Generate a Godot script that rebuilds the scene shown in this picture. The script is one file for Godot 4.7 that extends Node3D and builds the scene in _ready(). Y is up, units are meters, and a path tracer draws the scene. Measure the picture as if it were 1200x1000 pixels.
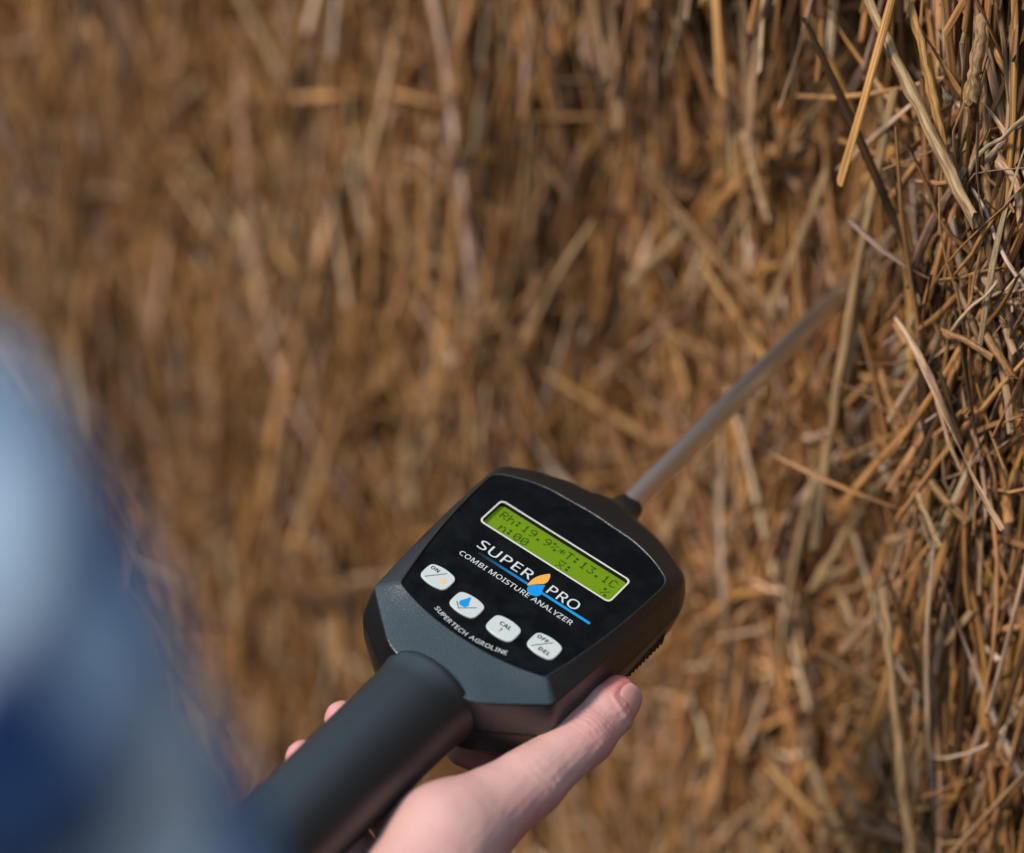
extends Node3D
# A moisture meter held in a right hand, its probe pushed into a straw bale.

const MM := 0.001
var rng := RandomNumberGenerator.new()

# ------------------------------------------------------------------ camera, sky, sun
func set_up_view() -> void:
	var cam := Camera3D.new()
	cam.name = "camera"
	add_child(cam)
	cam.position = Vector3(0, 1.5, 0)
	cam.rotation_degrees = Vector3(-20, 0, 0)
	var at := CameraAttributesPhysical.new()
	at.frustum_focal_length = 99.4
	at.exposure_aperture = 3.7
	at.frustum_focus_distance = 1.003
	at.frustum_near = 0.02
	at.frustum_far = 100.0
	cam.attributes = at
	cam.keep_aspect = Camera3D.KEEP_HEIGHT
	cam.fov = 19.97
	cam.near = 0.02
	cam.far = 100.0
	cam.current = true
	var we := WorldEnvironment.new()
	we.name = "environment"
	var e := Environment.new()
	var sky := ProceduralSkyMaterial.new()
	sky.sky_top_color = Color(0.76, 0.90, 1.0)
	sky.sky_horizon_color = Color(0.54, 0.57, 0.60)
	sky.sky_curve = 0.5
	sky.ground_bottom_color = Color(0.13, 0.10, 0.075)
	sky.ground_horizon_color = Color(0.26, 0.22, 0.18)
	sky.sun_angle_max = 30.0
	e.sky = Sky.new()
	e.sky.sky_material = sky
	e.background_mode = Environment.BG_SKY
	e.background_energy_multiplier = 0.58
	e.tonemap_mode = Environment.TONE_MAPPER_LINEAR
	e.tonemap_exposure = 2.65
	e.sdfgi_enabled = true
	e.ssao_enabled = true
	e.ssil_enabled = true
	we.environment = e
	add_child(we)
	var sun := DirectionalLight3D.new()
	sun.name = "sun"
	sun.light_energy = 0.5
	sun.light_angular_distance = 12.0
	sun.light_color = Color(1.0, 0.94, 0.85)
	sun.shadow_enabled = true
	add_child(sun)
	sun.look_at_from_position(Vector3(-0.85, 0.9, 0.60), Vector3.ZERO, Vector3.UP)

# ------------------------------------------------------------------ naming helpers
func thing(called: String, label: String, category: String, where := Transform3D.IDENTITY) -> Node3D:
	var o := Node3D.new()
	o.name = called
	add_child(o, true)
	o.transform = where
	o.set_meta("label", label)
	o.set_meta("category", category)
	return o

func part(called: String, mesh: Mesh, mat: Material, parent: Node, label := "") -> MeshInstance3D:
	var o := MeshInstance3D.new()
	o.name = called
	o.mesh = mesh
	o.material_override = mat
	parent.add_child(o, true)
	if label:
		o.set_meta("label", label)
	return o

func numbered(base: String, i: int) -> String:
	return base if i == 0 else "%s_%03d" % [base, i]

# ------------------------------------------------------------------ mesh helpers
func make_mesh(v: PackedVector3Array, idx: PackedInt32Array, uv := PackedVector2Array(), col := PackedColorArray(), nrm := PackedVector3Array()) -> ArrayMesh:
	if nrm.is_empty():
		nrm.resize(v.size())
		nrm.fill(Vector3.ZERO)
		for t in range(0, idx.size(), 3):
			var a := v[idx[t]]
			var n := (v[idx[t + 2]] - a).cross(v[idx[t + 1]] - a)
			for k in 3:
				nrm[idx[t + k]] += n
		for i in nrm.size():
			nrm[i] = nrm[i].normalized() if nrm[i].length_squared() > 1e-30 else Vector3.UP
	var a := []
	a.resize(Mesh.ARRAY_MAX)
	a[Mesh.ARRAY_VERTEX] = v
	a[Mesh.ARRAY_NORMAL] = nrm
	a[Mesh.ARRAY_INDEX] = idx
	if uv.size():
		a[Mesh.ARRAY_TEX_UV] = uv
	if col.size():
		a[Mesh.ARRAY_COLOR] = col
	var m := ArrayMesh.new()
	m.add_surface_from_arrays(Mesh.PRIMITIVE_TRIANGLES, a)
	return m

# loops: closed rings of equal size that run anticlockwise seen from the side the list starts on; a loop listed twice makes a crease
func loft(loops: Array, cap_start := true, cap_end := true, flip := false, uvs := false) -> ArrayMesh:
	var v := PackedVector3Array()
	var uv := PackedVector2Array()
	var idx := PackedInt32Array()
	var n: int = loops[0].size()
	var w := n + 1
	for k in loops.size():
		for i in w:
			v.append(loops[k][i % n])
			uv.append(Vector2(float(i) / n, float(k) / (loops.size() - 1)))
	for k in loops.size() - 1:
		for i in n:
			var a := k * w + i
			var q := [a, a + 1, a + w + 1, a + w]
			idx.append_array(PackedInt32Array([q[0], q[1], q[2], q[0], q[2], q[3]]))
	for end in 2:
		if (end == 0 and cap_start) or (end == 1 and cap_end):
			var lp: Array = loops[0] if end == 0 else loops[-1]
			var c := Vector3.ZERO
			for p in lp:
				c += p / n
			var b := v.size()
			v.append(c)
			uv.append(Vector2(0.5, 0.5))
			for p in lp:
				v.append(p)
				uv.append(Vector2(0.5, 0.5))
			for i in n:
				if end == 0:
					idx.append_array(PackedInt32Array([b, b + 1 + (i + 1) % n, b + 1 + i]))
				else:
					idx.append_array(PackedInt32Array([b, b + 1 + i, b + 1 + (i + 1) % n]))
	if flip:
		for t in range(0, idx.size(), 3):
			var s := idx[t]
			idx[t] = idx[t + 1]
			idx[t + 1] = s
	# the seam column is doubled for its texture coordinates: join its normals
	var nrm := PackedVector3Array()
	nrm.resize(v.size())
	for t in range(0, idx.size(), 3):
		var a := v[idx[t]]
		var f := (v[idx[t + 2]] - a).cross(v[idx[t + 1]] - a)
		for k in 3:
			nrm[idx[t + k]] += f
	for k in loops.size():
		var s := nrm[k * w] + nrm[k * w + n]
		nrm[k * w] = s
		nrm[k * w + n] = s
	for i in nrm.size():
		nrm[i] = nrm[i].normalized() if nrm[i].length_squared() > 1e-30 else Vector3.UP
	return make_mesh(v, idx, uv if uvs else PackedVector2Array(), PackedColorArray(), nrm)

func circle(c: Vector3, x: Vector3, y: Vector3, rx: float, ry: float, n: int) -> Array:
	var a := []
	for i in n:
		var t := TAU * i / n
		a.append(c + x * (cos(t) * rx) + y * (sin(t) * ry))
	return a

# a lathe round the y axis of profile points (radius, y), listed from the far end (high y) to the near end
func lathe(profile: Array, n := 48, c := Vector3.ZERO, squash := 1.0) -> ArrayMesh:
	var loops := []
	for p in profile:
		loops.append(circle(c + Vector3(0, p[1], 0), Vector3.RIGHT, Vector3.BACK, p[0], p[0] * squash, n))
	return loft(loops, true, true, true)

# a flat shape with thickness from an anticlockwise outline in x, y (metres), its top at z
func plate(outline: PackedVector2Array, z: float, thick: float, bevel := 0.0) -> ArrayMesh:
	var loops := []
	var insets: Array = [[bevel, 0.0], [bevel * 0.3, bevel * 0.3], [0.0, bevel], [0.0, thick]] if bevel > 0.0 else [[0.0, 0.0], [0.0, 0.0], [0.0, thick]]
	var c := Vector2.ZERO
	for p in outline:
		c += p / outline.size()
	for q in insets:
		var lp := []
		for p in outline:
			var d := (p - c)
			var s: Vector2 = c + d * maxf(0.0, 1.0 - q[0] / maxf(d.length(), 1e-6))
			lp.append(Vector3(s.x, s.y, z - q[1]))
		loops.append(lp)
	var v := PackedVector3Array()
	var idx := PackedInt32Array()
	# top by triangulation, so that hollow outlines hold
	var top := PackedVector2Array()
	for p in loops[0]:
		top.append(Vector2(p.x, p.y))
	var tri := Geometry2D.triangulate_polygon(top)
	for p in loops[0]:
		v.append(p)
	for t in range(0, tri.size(), 3):
		var a := top[tri[t]]
		var b := top[tri[t + 1]]
		var d := top[tri[t + 2]]
		if (b - a).cross(d - a) > 0.0:
			idx.append_array(PackedInt32Array([tri[t], tri[t + 2], tri[t + 1]]))
		else:
			idx.append_array(PackedInt32Array([tri[t], tri[t + 1], tri[t + 2]]))
	var n := outline.size()
	var base := v.size()
	for lp in loops:
		v.append_array(PackedVector3Array(lp))
	for k in loops.size() - 1:
		for i in n:
			var j := (i + 1) % n
			var a := base + k * n
			idx.append_array(PackedInt32Array([a + i, a + j, a + n + j, a + i, a + n + j, a + n + i]))
	return make_mesh(v, idx)

# corners: [x, y, corner radius, bulge of the edge to the next corner], anticlockwise, in mm
func outline(corners: Array, edge_n := 6, corner_n := 6) -> PackedVector2Array:
	var out := PackedVector2Array()
	var n := corners.size()
	for i in n:
		var p := Vector2(corners[i][0], corners[i][1])
		var before := Vector2(corners[(i + n - 1) % n][0], corners[(i + n - 1) % n][1])
		var after := Vector2(corners[(i + 1) % n][0], corners[(i + 1) % n][1])
		var r: float = corners[i][2]
		var ba: float = corners[(i + n - 1) % n][3]
		var a := edge_point(before, p, ba, 1.0 - minf(0.45, r / before.distance_to(p)))
		var bb: float = corners[i][3]
		var b := edge_point(p, after, bb, minf(0.45, r / after.distance_to(p)))
		for k in corner_n + 1:
			var t := float(k) / corner_n
			out.append(a.lerp(p, t).lerp(p.lerp(b, t), t))
		var r2: float = corners[(i + 1) % n][2]
		var t0 := minf(0.45, r / after.distance_to(p))
		var t1 := 1.0 - minf(0.45, r2 / after.distance_to(p))
		for k in range(1, edge_n):
			out.append(edge_point(p, after, bb, lerpf(t0, t1, float(k) / edge_n)))
	return out

func edge_point(a: Vector2, b: Vector2, bulge: float, t: float) -> Vector2:
	var d := (b - a).normalized()
	return a.lerp(b, t) + Vector2(d.y, -d.x) * bulge * 4.0 * t * (1.0 - t)

func ring(o: PackedVector2Array, z: float) -> Array:
	var a := []
	for p in o:
		a.append(Vector3(p.x, p.y, z) * MM)
	return a

func mm2(o: PackedVector2Array) -> PackedVector2Array:
	var a := PackedVector2Array()
	for p in o:
		a.append(p * MM)
	return a

func box_into(st: Array, c: Vector3, s: Vector3) -> void:   # st = [verts, idx]
	for f in 6:
		var n := Vector3.ZERO
		n[f / 2] = 1.0 if f % 2 else -1.0
		var u := Vector3(n.y, n.z, n.x)
		var w := n.cross(u)
		var b: int = st[0].size()
		for q in [[-1, -1], [1, -1], [1, 1], [-1, 1]]:
			st[0].append(c + (n + u * q[0] + w * q[1]) * s * 0.5)
		st[1].append_array(PackedInt32Array([b, b + 2, b + 1, b, b + 3, b + 2]))

# ------------------------------------------------------------------ bodies: tapered capsules joined by a smooth minimum, meshed as surface nets
# bones: [a, b, radius at a, radius at b, blend]; everything in mm
func skin_over(bones: Array, cell: float, is_hand: bool) -> ArrayMesh:
	var lo := Vector3.INF
	var hi := -Vector3.INF
	for b in bones:
		var r: float = maxf(b[2], b[3]) + b[4] + cell * 3
		for p in [b[0], b[1]]:
			lo = lo.min(p - Vector3.ONE * r)
			hi = hi.max(p + Vector3.ONE * r)
	var nx := int((hi.x - lo.x) / cell) + 2
	var ny := int((hi.y - lo.y) / cell) + 2
	var nz := int((hi.z - lo.z) / cell) + 2
	var f := PackedFloat32Array()
	f.resize(nx * ny * nz)
	f.fill(1000.0)
	for b in bones:
		var a: Vector3 = b[0]
		var ab: Vector3 = b[1] - a
		var ra: float = b[2]
		var dr: float = b[3] - ra
		var k: float = b[4]
		var inv := 1.0 / maxf(ab.length_squared(), 1e-6)
		var pad: float = maxf(b[2], b[3]) + k + cell * 2.5
		var p0: Vector3 = (a.min(b[1]) - Vector3.ONE * pad - lo) / cell
		var p1: Vector3 = (a.max(b[1]) + Vector3.ONE * pad - lo) / cell
		for z in range(maxi(0, int(p0.z)), mini(nz, int(p1.z) + 2)):
			for y in range(maxi(0, int(p0.y)), mini(ny, int(p1.y) + 2)):
				var row := (z * ny + y) * nx
				for x in range(maxi(0, int(p0.x)), mini(nx, int(p1.x) + 2)):
					var p := lo + Vector3(x, y, z) * cell - a
					var t := clampf(p.dot(ab) * inv, 0.0, 1.0)
					var d := (p - ab * t).length() - ra - dr * t
					var g := f[row + x]
					var h := k - absf(d - g)
					f[row + x] = minf(d, g) - (h * h / (4.0 * k) if h > 0.0 else 0.0)
	var at := PackedInt32Array()
	at.resize(nx * ny * nz)
	at.fill(-1)
	var v := PackedVector3Array()
	var idx := PackedInt32Array()
	var off := [0, 1, nx, nx + 1, nx * ny, nx * ny + 1, nx * ny + nx, nx * ny + nx + 1]
	for z in nz - 1:
		for y in ny - 1:
			var row := (z * ny + y) * nx
			for x in nx - 1:
				var i := row + x
				if f[i] > cell * 2.0 or f[i] < -cell * 2.0:
					continue
				var inside := 0
				for k in 8:
					if f[i + off[k]] < 0.0:
						inside |= 1 << k
				if inside == 0 or inside == 255:
					continue
				var s := Vector3.ZERO
				var c := 0
				for e in [[0, 1], [2, 3], [4, 5], [6, 7], [0, 2], [1, 3], [4, 6], [5, 7], [0, 4], [1, 5], [2, 6], [3, 7]]:
					var fa := f[i + off[e[0]]]
					var fb := f[i + off[e[1]]]
					if (fa < 0.0) != (fb < 0.0):
						var t := fa / (fa - fb)
						var ca := Vector3(e[0] & 1, (e[0] >> 1) & 1, e[0] >> 2)
						var cb := Vector3(e[1] & 1, (e[1] >> 1) & 1, e[1] >> 2)
						s += ca.lerp(cb, t)
						c += 1
				at[i] = v.size()
				v.append(lo + (Vector3(x, y, z) + s / c) * cell)
				for axis in 3:
					var step: int = [1, nx, nx * ny][axis]
					if (f[i] < 0.0) == (f[i + step] < 0.0):
						continue
					var du: int = [nx, nx * ny, 1][axis]
					var dv: int = [nx * ny, 1, nx][axis]
					var q := [at[i], at[i - du], at[i - du - dv], at[i - dv]]
					if q.min() < 0:
						continue
					if f[i] < 0.0:
						idx.append_array(PackedInt32Array([q[0], q[1], q[2], q[0], q[2], q[3]]))
					else:
						idx.append_array(PackedInt32Array([q[0], q[2], q[1], q[0], q[3], q[2]]))
	# normals from the field's slope, then any folds
	var nrm := PackedVector3Array()
	nrm.resize(v.size())
	for i in v.size():
		var p := (v[i] - lo) / cell
		var g := Vector3(tap(f, p + Vector3(1, 0, 0), nx, ny) - tap(f, p - Vector3(1, 0, 0), nx, ny), tap(f, p + Vector3(0, 1, 0), nx, ny) - tap(f, p - Vector3(0, 1, 0), nx, ny), tap(f, p + Vector3(0, 0, 1), nx, ny) - tap(f, p - Vector3(0, 0, 1), nx, ny))
		nrm[i] = g.normalized()
	# make the winding agree with the slope
	if idx.size() >= 3:
		var votes := 0.0
		for t in range(0, mini(idx.size(), 900), 3):
			var a := v[idx[t]]
			votes += signf((v[idx[t + 2]] - a).cross(v[idx[t + 1]] - a).dot(nrm[idx[t]]))
		if votes < 0.0:
			for t in range(0, idx.size(), 3):
				var s := idx[t]
				idx[t] = idx[t + 1]
				idx[t + 1] = s
	if is_hand:   # finer facets on the thumb, which is seen from near
		for pass_ in 2:
			var fine := PackedInt32Array()
			var mids := {}
			for t in range(0, idx.size(), 3):
				var c := (v[idx[t]] + v[idx[t + 1]] + v[idx[t + 2]]) / 3.0
				if not (c.z > -54.0 and c.y > -130.0 and c.x > 34.0):
					fine.append_array(idx.slice(t, t + 3))
					continue
				var m := []
				for k in 3:
					var a := idx[t + k]
					var b := idx[t + (k + 1) % 3]
					var key := Vector2i(mini(a, b), maxi(a, b))
					if not mids.has(key):
						mids[key] = v.size()
						v.append((v[a] + v[b]) * 0.5)
						nrm.append((nrm[a] + nrm[b]).normalized())
					m.append(mids[key])
				fine.append_array(PackedInt32Array([idx[t], m[0], m[2], m[0], idx[t + 1], m[1], m[2], m[1], idx[t + 2], m[0], m[1], m[2]]))
			idx = fine
	var col := PackedColorArray()
	for p in v:
		col.append(skin_tone(p) if is_hand else cloth_tone(p))
	for i in v.size():
		v[i] += nrm[i] * (skin_folds(v[i]) if is_hand else cloth_folds(v[i]))
	nrm = PackedVector3Array()
	for i in v.size():
		v[i] *= MM
	return make_mesh(v, idx, PackedVector2Array(), col, nrm)

func tap(f: PackedFloat32Array, p: Vector3, nx: int, ny: int) -> float:
	var x := int(p.x)
	var y := int(p.y)
	var z := int(p.z)
	var d := p - Vector3(x, y, z)
	var i := (z * ny + y) * nx + x
	var b := i + nx * ny
	var lo := lerpf(lerpf(f[i], f[i + 1], d.x), lerpf(f[i + nx], f[i + nx + 1], d.x), d.y)
	var hi := lerpf(lerpf(f[b], f[b + 1], d.x), lerpf(f[b + nx], f[b + nx + 1], d.x), d.y)
	return lerpf(lo, hi, d.z)

# ------------------------------------------------------------------ materials
func lin(r: float, g: float, b: float) -> Color:
	return Color(r, g, b).linear_to_srgb()

func matter(c: Color, rough := 0.6, spec := 0.5, metal := 0.0) -> StandardMaterial3D:
	var m := StandardMaterial3D.new()
	m.albedo_color = c
	m.roughness = rough
	m.metallic_specular = spec
	m.metallic = metal
	return m

func noise_tex(freq: float, size := 512, octaves := 3, kind := FastNoiseLite.TYPE_SIMPLEX_SMOOTH, seed_ := 1) -> NoiseTexture2D:
	var n := FastNoiseLite.new()
	n.noise_type = kind
	n.frequency = freq
	n.fractal_octaves = octaves
	n.seed = seed_
	var t := NoiseTexture2D.new()
	t.width = size
	t.height = size
	t.seamless = true
	t.noise = n
	return t

func relief(m: StandardMaterial3D, tex: Texture2D, scale: float, height_cm: float) -> StandardMaterial3D:
	m.heightmap_enabled = true
	m.heightmap_texture = tex
	m.heightmap_scale = height_cm
	m.uv1_triplanar = true
	m.uv1_scale = Vector3.ONE * scale
	return m

# ------------------------------------------------------------------ the meter (its own axes: x across the face, y towards the probe, z out of the face; mm)
func shell_outline(nx_: float, ny_: float, tx: float, ty: float, bx: float, by: float, hx: float, hy: float, top_bulge: float, side_bulge: float, low_bulge: float, r: float) -> PackedVector2Array:
	return outline([[hx, hy, minf(6.0, hx * 0.5), low_bulge], [bx, by, r * 0.45, side_bulge], [tx, ty, r, top_bulge], [nx_, ny_, 7.0, 0.6], [-nx_, ny_, 7.0, top_bulge], [-tx, ty, r, side_bulge], [-bx, by, r * 0.45, low_bulge], [-hx, hy, minf(6.0, hx * 0.5), 0.4]])

func face_outline(grow := 0.0) -> PackedVector2Array:
	return shell_outline(12.0 + grow * 0.3, 48.4 + grow, 45.0 + grow, 38.8 + grow * 0.8, 36.2 + grow, -37.0 - grow * 0.8, 12.0 + grow * 0.4, -42.8 - grow, 2.7, 2.3, 0.8, 4.0)

func window_outline(grow := 0.0, r := 2.2) -> PackedVector2Array:
	var x := 33.0 + grow
	return outline([[x, 13.5 - grow, r, 0.0], [x, 28.6 + grow, r, 0.0], [-x, 28.6 + grow, r, 0.0], [-x, 13.5 - grow, r, 0.0]], 14, 8)

func text_on(parent: Node, called: String, words: String, font: Font, x0: float, x1: float, y0: float, cap: float, z: float, mat: Material, squeeze := true) -> void:
	var t := TextMesh.new()
	t.text = words
	t.font = font
	t.font_size = 64
	t.pixel_size = 0.001
	t.depth = 0.002
	t.curve_step = 0.5
	t.horizontal_alignment = HORIZONTAL_ALIGNMENT_LEFT
	t.vertical_alignment = VERTICAL_ALIGNMENT_BOTTOM
	var bx := t.get_aabb()
	var o := part(called, t, mat, parent)
	var sx := (x1 - x0) * MM / bx.size.x
	var sy := cap * MM / bx.size.y
	if not squeeze:
		sx = sy
	o.transform = Transform3D(Basis.from_scale(Vector3(sx, sy, 0.05)), Vector3(x0 * MM - bx.position.x * sx, y0 * MM - bx.position.y * sy, z * MM))

const GLYPHS := {
	"R": ["####.", "#...#", "#...#", "####.", "#.#..", "#..#.", "#...#"], "h": ["#....", "#....", "#.##.", "##..#", "#...#", "#...#", "#...#"],
	":": [".....", ".##..", ".##..", ".....", ".##..", ".##..", "....."], "1": ["..#..", ".##..", "..#..", "..#..", "..#..", "..#..", ".###."],
	"9": [".###.", "#...#", "#...#", ".####", "....#", "...#.", ".##.."], ".": [".....", ".....", ".....", ".....", ".....", ".##..", ".##.."],
	"%": ["##...", "##..#", "...#.", "..#..", ".#...", "#..##", "...##"], "*": [".....", "..#..", "#.#.#", ".###.", "#.#.#", "..#..", "....."],
	"T": ["#####", "..#..", "..#..", "..#..", "..#..", "..#..", "..#.."], "3": ["#####", "...#.", "..#..", "...#.", "....#", "#...#", ".###."],
	"C": [".###.", "#...#", "#....", "#....", "#....", "#...#", ".###."], "n": [".....", ".....", "#.##.", "##..#", "#...#", "#...#", "#...#"],
	"0": [".###.", "#...#", "#..##", "#.#.#", "##..#", "#...#", ".###."], "x": ["#####", ".....", "#...#", ".#.#.", "..#..", ".#.#.", "#...#"],
}

func build_meter(where: Transform3D) -> Node3D:
	var meter := thing("moisture_meter", "black handheld moisture meter with green lit screen and long steel probe", "moisture meter", where)
	var grain := noise_tex(0.16, 512, 2, FastNoiseLite.TYPE_SIMPLEX_SMOOTH, 4)
	var shell_mat := relief(matter(lin(0.0055, 0.0080, 0.0110), 0.31, 0.66), grain, 15.0, 0.017)
	var handle_mat := relief(matter(lin(0.0050, 0.0080, 0.0120), 0.42, 0.62), noise_tex(0.12, 512, 2, FastNoiseLite.TYPE_SIMPLEX_SMOOTH, 9), 20.0, 0.003)
	var label_mat := matter(lin(0.0032, 0.0042, 0.006), 0.32, 0.25)
	label_mat.roughness = 0.62
	label_mat.roughness_texture = noise_tex(0.012, 512, 4, FastNoiseLite.TYPE_SIMPLEX_SMOOTH, 31)
	label_mat.uv1_triplanar = true
	label_mat.uv1_scale = Vector3.ONE * 12.0
	var white := matter(lin(0.52, 0.55, 0.58), 0.5, 0.4)
	var ink := matter(lin(0.015, 0.016, 0.02), 0.6, 0.3)
	# housing
	var loops := [
		ring(face_outline(0.0), -1.2), ring(face_outline(0.05), -0.25), ring(face_outline(0.35), 0.15),
		ring(face_outline(1.0), 0.15),
		ring(shell_outline(12, 52.5, 46.9, 42.0, 39.5, -39.0, 14.5, -49.5, 2.7, 1.8, 0.6, 4.2), -1.35),
		ring(shell_outline(12, 57.5, 47.9, 45.2, 42.3, -40.7, 17.3, -56.8, 2.6, 1.5, 0.4, 4.8), -3.0),
		ring(shell_outline(12, 63.0, 48.9, 48.4, 45.2, -42.4, 20.1, -63.8, 2.6, 1.3, 0.2, 5.4), -4.7),
		ring(shell_outline(12, 63.6, 49.3, 49.0, 45.6, -42.7, 20.4, -64.2, 2.6, 1.3, 0.2, 5.6), -5.3),
		ring(shell_outline(12, 64.4, 49.5, 49.6, 45.8, -42.8, 20.5, -64.4, 2.6, 1.3, 0.2, 5.8), -6.2),
		ring(shell_outline(12, 69, 50.2, 52.0, 46.9, -43.8, 20.8, -64.6, 3.0, 1.2, 0.2, 8.0), -10.5),
		ring(shell_outline(12, 73, 50.6, 53.5, 48.0, -44.6, 21, -64.7, 3.2, 1.0, 0.2, 8.5), -17.0),
		ring(shell_outline(12, 74.5, 50.7, 54.2, 48.6, -45.0, 21, -64.8, 3.2, 1.0, 0.2, 8.5), -22.0),
		ring(shell_outline(12, 73.5, 50.4, 53.8, 48.4, -44.8, 21, -64.7, 3.2, 1.0, 0.2, 8.5), -27.0),
		ring(shell_outline(12, 69, 49.2, 52.0, 47.4, -44.0, 20.6, -64.2, 3.0, 1.0, 0.2, 8.0), -35.0),
		ring(shell_outline(12, 64, 47.0, 49.0, 45.6, -42.5, 19.5, -62.5, 2.8, 1.0, 0.2, 7.0), -38.6),
		ring(shell_outline(12, 59, 43.5, 45.0, 42.5, -40.0, 17.0, -59.0, 2.6, 1.0, 0.2, 6.0), -40.0),
	]
	var housing := part("housing", loft(loops, false, true), shell_mat, meter)
	# parting line round the housing
	var seam_top := shell_outline(12, 74.7, 50.95, 54.4, 48.8, -45.2, 21.1, -64.9, 3.2, 1.0, 0.2, 8.5)
	part("seam", loft([ring(seam_top, -21.0), ring(seam_top, -21.5)], false, false), matter(lin(0.006, 0.006, 0.007), 0.7, 0.3), housing)
	# grip ribs down both sides
	var rib := loft([ring(outline([[1.0, -0.65, 0.5, 0], [1.0, 0.65, 0.5, 0], [-1.0, 0.65, 0.5, 0], [-1.0, -0.65, 0.5, 0]], 1, 3), -24.5), ring(outline([[1.0, -0.65, 0.5, 0], [1.0, 0.65, 0.5, 0], [-1.0, 0.65, 0.5, 0], [-1.0, -0.65, 0.5, 0]], 1, 3), -36.5)])
	for side in [1, -1]:
		for k in 22:
			var y := -16.0 + k * 2.6
			var r := part("grip_rib", rib, shell_mat, housing)
			r.position = Vector3(side * (48.2 + (y + 22.0) * 0.024), y, 0) * MM
	# label plate with its window cut out
	var rim := face_outline(-0.15)
	var wc := Vector2(0, 21)
	var wo := window_outline(0.0)
	var turns := []
	for p in rim + wo:
		turns.append((p - wc).angle())
	turns.sort()
	var edge := PackedVector2Array()
	var win := PackedVector2Array()
	for t in turns:
		var d := Vector2.from_angle(t)
		edge.append(ray_hit(wc, d, rim))
		win.append(ray_hit(wc, d, wo))
	part("label_plate", loft([ring(win, -0.45), ring(edge, -0.45)], false, false, true), label_mat, meter)
	# the well below the window, and its pale border
	var well := loft([ring(wo, -0.45), ring(wo, -3.1)], false, false, true)
	part("screen_well", well, matter(lin(0.006, 0.006, 0.006), 0.6, 0.3), meter)
	part("screen_border", loft([ring(window_outline(0.05), -0.4), ring(window_outline(0.05), -0.28), ring(window_outline(0.75, 2.6), -0.28), ring(window_outline(0.75, 2.6), -0.4)], false, false, true), matter(lin(0.55, 0.55, 0.52), 0.45), meter)
	var lcd_mat := matter(lin(0.105, 0.180, 0.002), 0.30, 0.5)
	lcd_mat.emission_enabled = true
	lcd_mat.emission = Color(0.42, 0.58, 0.0)
	lcd_mat.emission_energy_multiplier = 0.07
	var lcd := part("screen", plate(mm2(outline([[33.2, 13.2, 1, 0], [33.2, 28.9, 1, 0], [-33.2, 28.9, 1, 0], [-33.2, 13.2, 1, 0]])), -2.6 * MM, 1.5 * MM), lcd_mat, meter)
	var dots := [PackedVector3Array(), PackedInt32Array()]
	var pitch := 3.77
	var dot := 0.615
	for row in 2:
		var words: String = ["Rh:19.9%*T:13.1C", " n:00    x:    %"][row]
		for k in words.length():
			if not GLYPHS.has(words[k]):
				continue
			for gy in 7:
				for gx in 5:
					if GLYPHS[words[k]][gy][gx] == "#":
						box_into(dots, Vector3(-29.6 + k * pitch + gx * dot, (26.3 if row == 0 else 20.1) - gy * dot, -2.57) * MM, Vector3(0.57, 0.57, 0.06) * MM)
	part("readout", make_mesh(dots[0], dots[1]), matter(lin(0.02, 0.055, 0.004), 0.5, 0.3), lcd)
	# lettering
	var sans := SystemFont.new()
	sans.font_names = PackedStringArray(["Droid Sans"])
	var bold := SystemFont.new()
	bold.font_names = PackedStringArray(["Droid Sans"])
	bold.font_weight = 700
	var zt := -0.36
	text_on(meter, "lettering", "SUPER", sans, -25.8, 1.6, 0.2, 5.2, zt, white)
	text_on(meter, "lettering", "PRO", sans, 10.6, 25.6, -0.4, 5.2, zt, white)
	text_on(meter, "lettering", "COMBI MOISTURE ANALYZER", sans, -28.8, 28.6, -8.1, 2.6, zt, white)
	# maker's name on a shallow arc, one letter after another
	var maker := "SUPERTECH AGROLINE"
	var glyphs := []
	var total := 0.0
	var sc := 2.1 * MM / (48.0 * 0.001 * 0.714)
	for c in maker:
		var t := TextMesh.new()
		t.text = c if c != " " else "I"
		t.font = sans
		t.font_size = 48
		t.pixel_size = 0.001
		t.depth = 0.002
		t.curve_step = 0.5
		t.horizontal_alignment = HORIZONTAL_ALIGNMENT_LEFT
		t.vertical_alignment = VERTICAL_ALIGNMENT_BOTTOM
		var wide: float = (t.get_aabb().size.x * sc / MM + 0.42) if c != " " else 1.0
		glyphs.append([t, total + wide * 0.5, c])
		total += wide
	var big_r := 54.0
	for g in glyphs:
		if g[2] == " ":
			continue
		var a: float = (g[1] - total * 0.5) / big_r * (37.8 / total)
		var t: TextMesh = g[0]
		var bx := t.get_aabb()
		var o := part("lettering", t, white, meter)
		var low := 0.0 if g[2] in "SCGOU" else bx.position.y
		if g[2] in "SCGOU":
			low = bx.position.y + 0.0006
		var pos := Vector3(sin(a) * big_r, -41.6 + big_r - cos(a) * big_r, zt) * MM
		o.transform = Transform3D(Basis(Vector3.BACK, a), pos) * Transform3D(Basis.from_scale(Vector3(sc * 37.8 / total, sc, 0.05)), Vector3(-(bx.position.x + bx.size.x * 0.5) * sc * 37.8 / total, -low * sc, 0))
	# blue rule that fades in from the left, and the two-coloured drop
	var rule_v := PackedVector3Array()
	var rule_c := PackedColorArray()
	var rule_i := PackedInt32Array()
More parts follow.
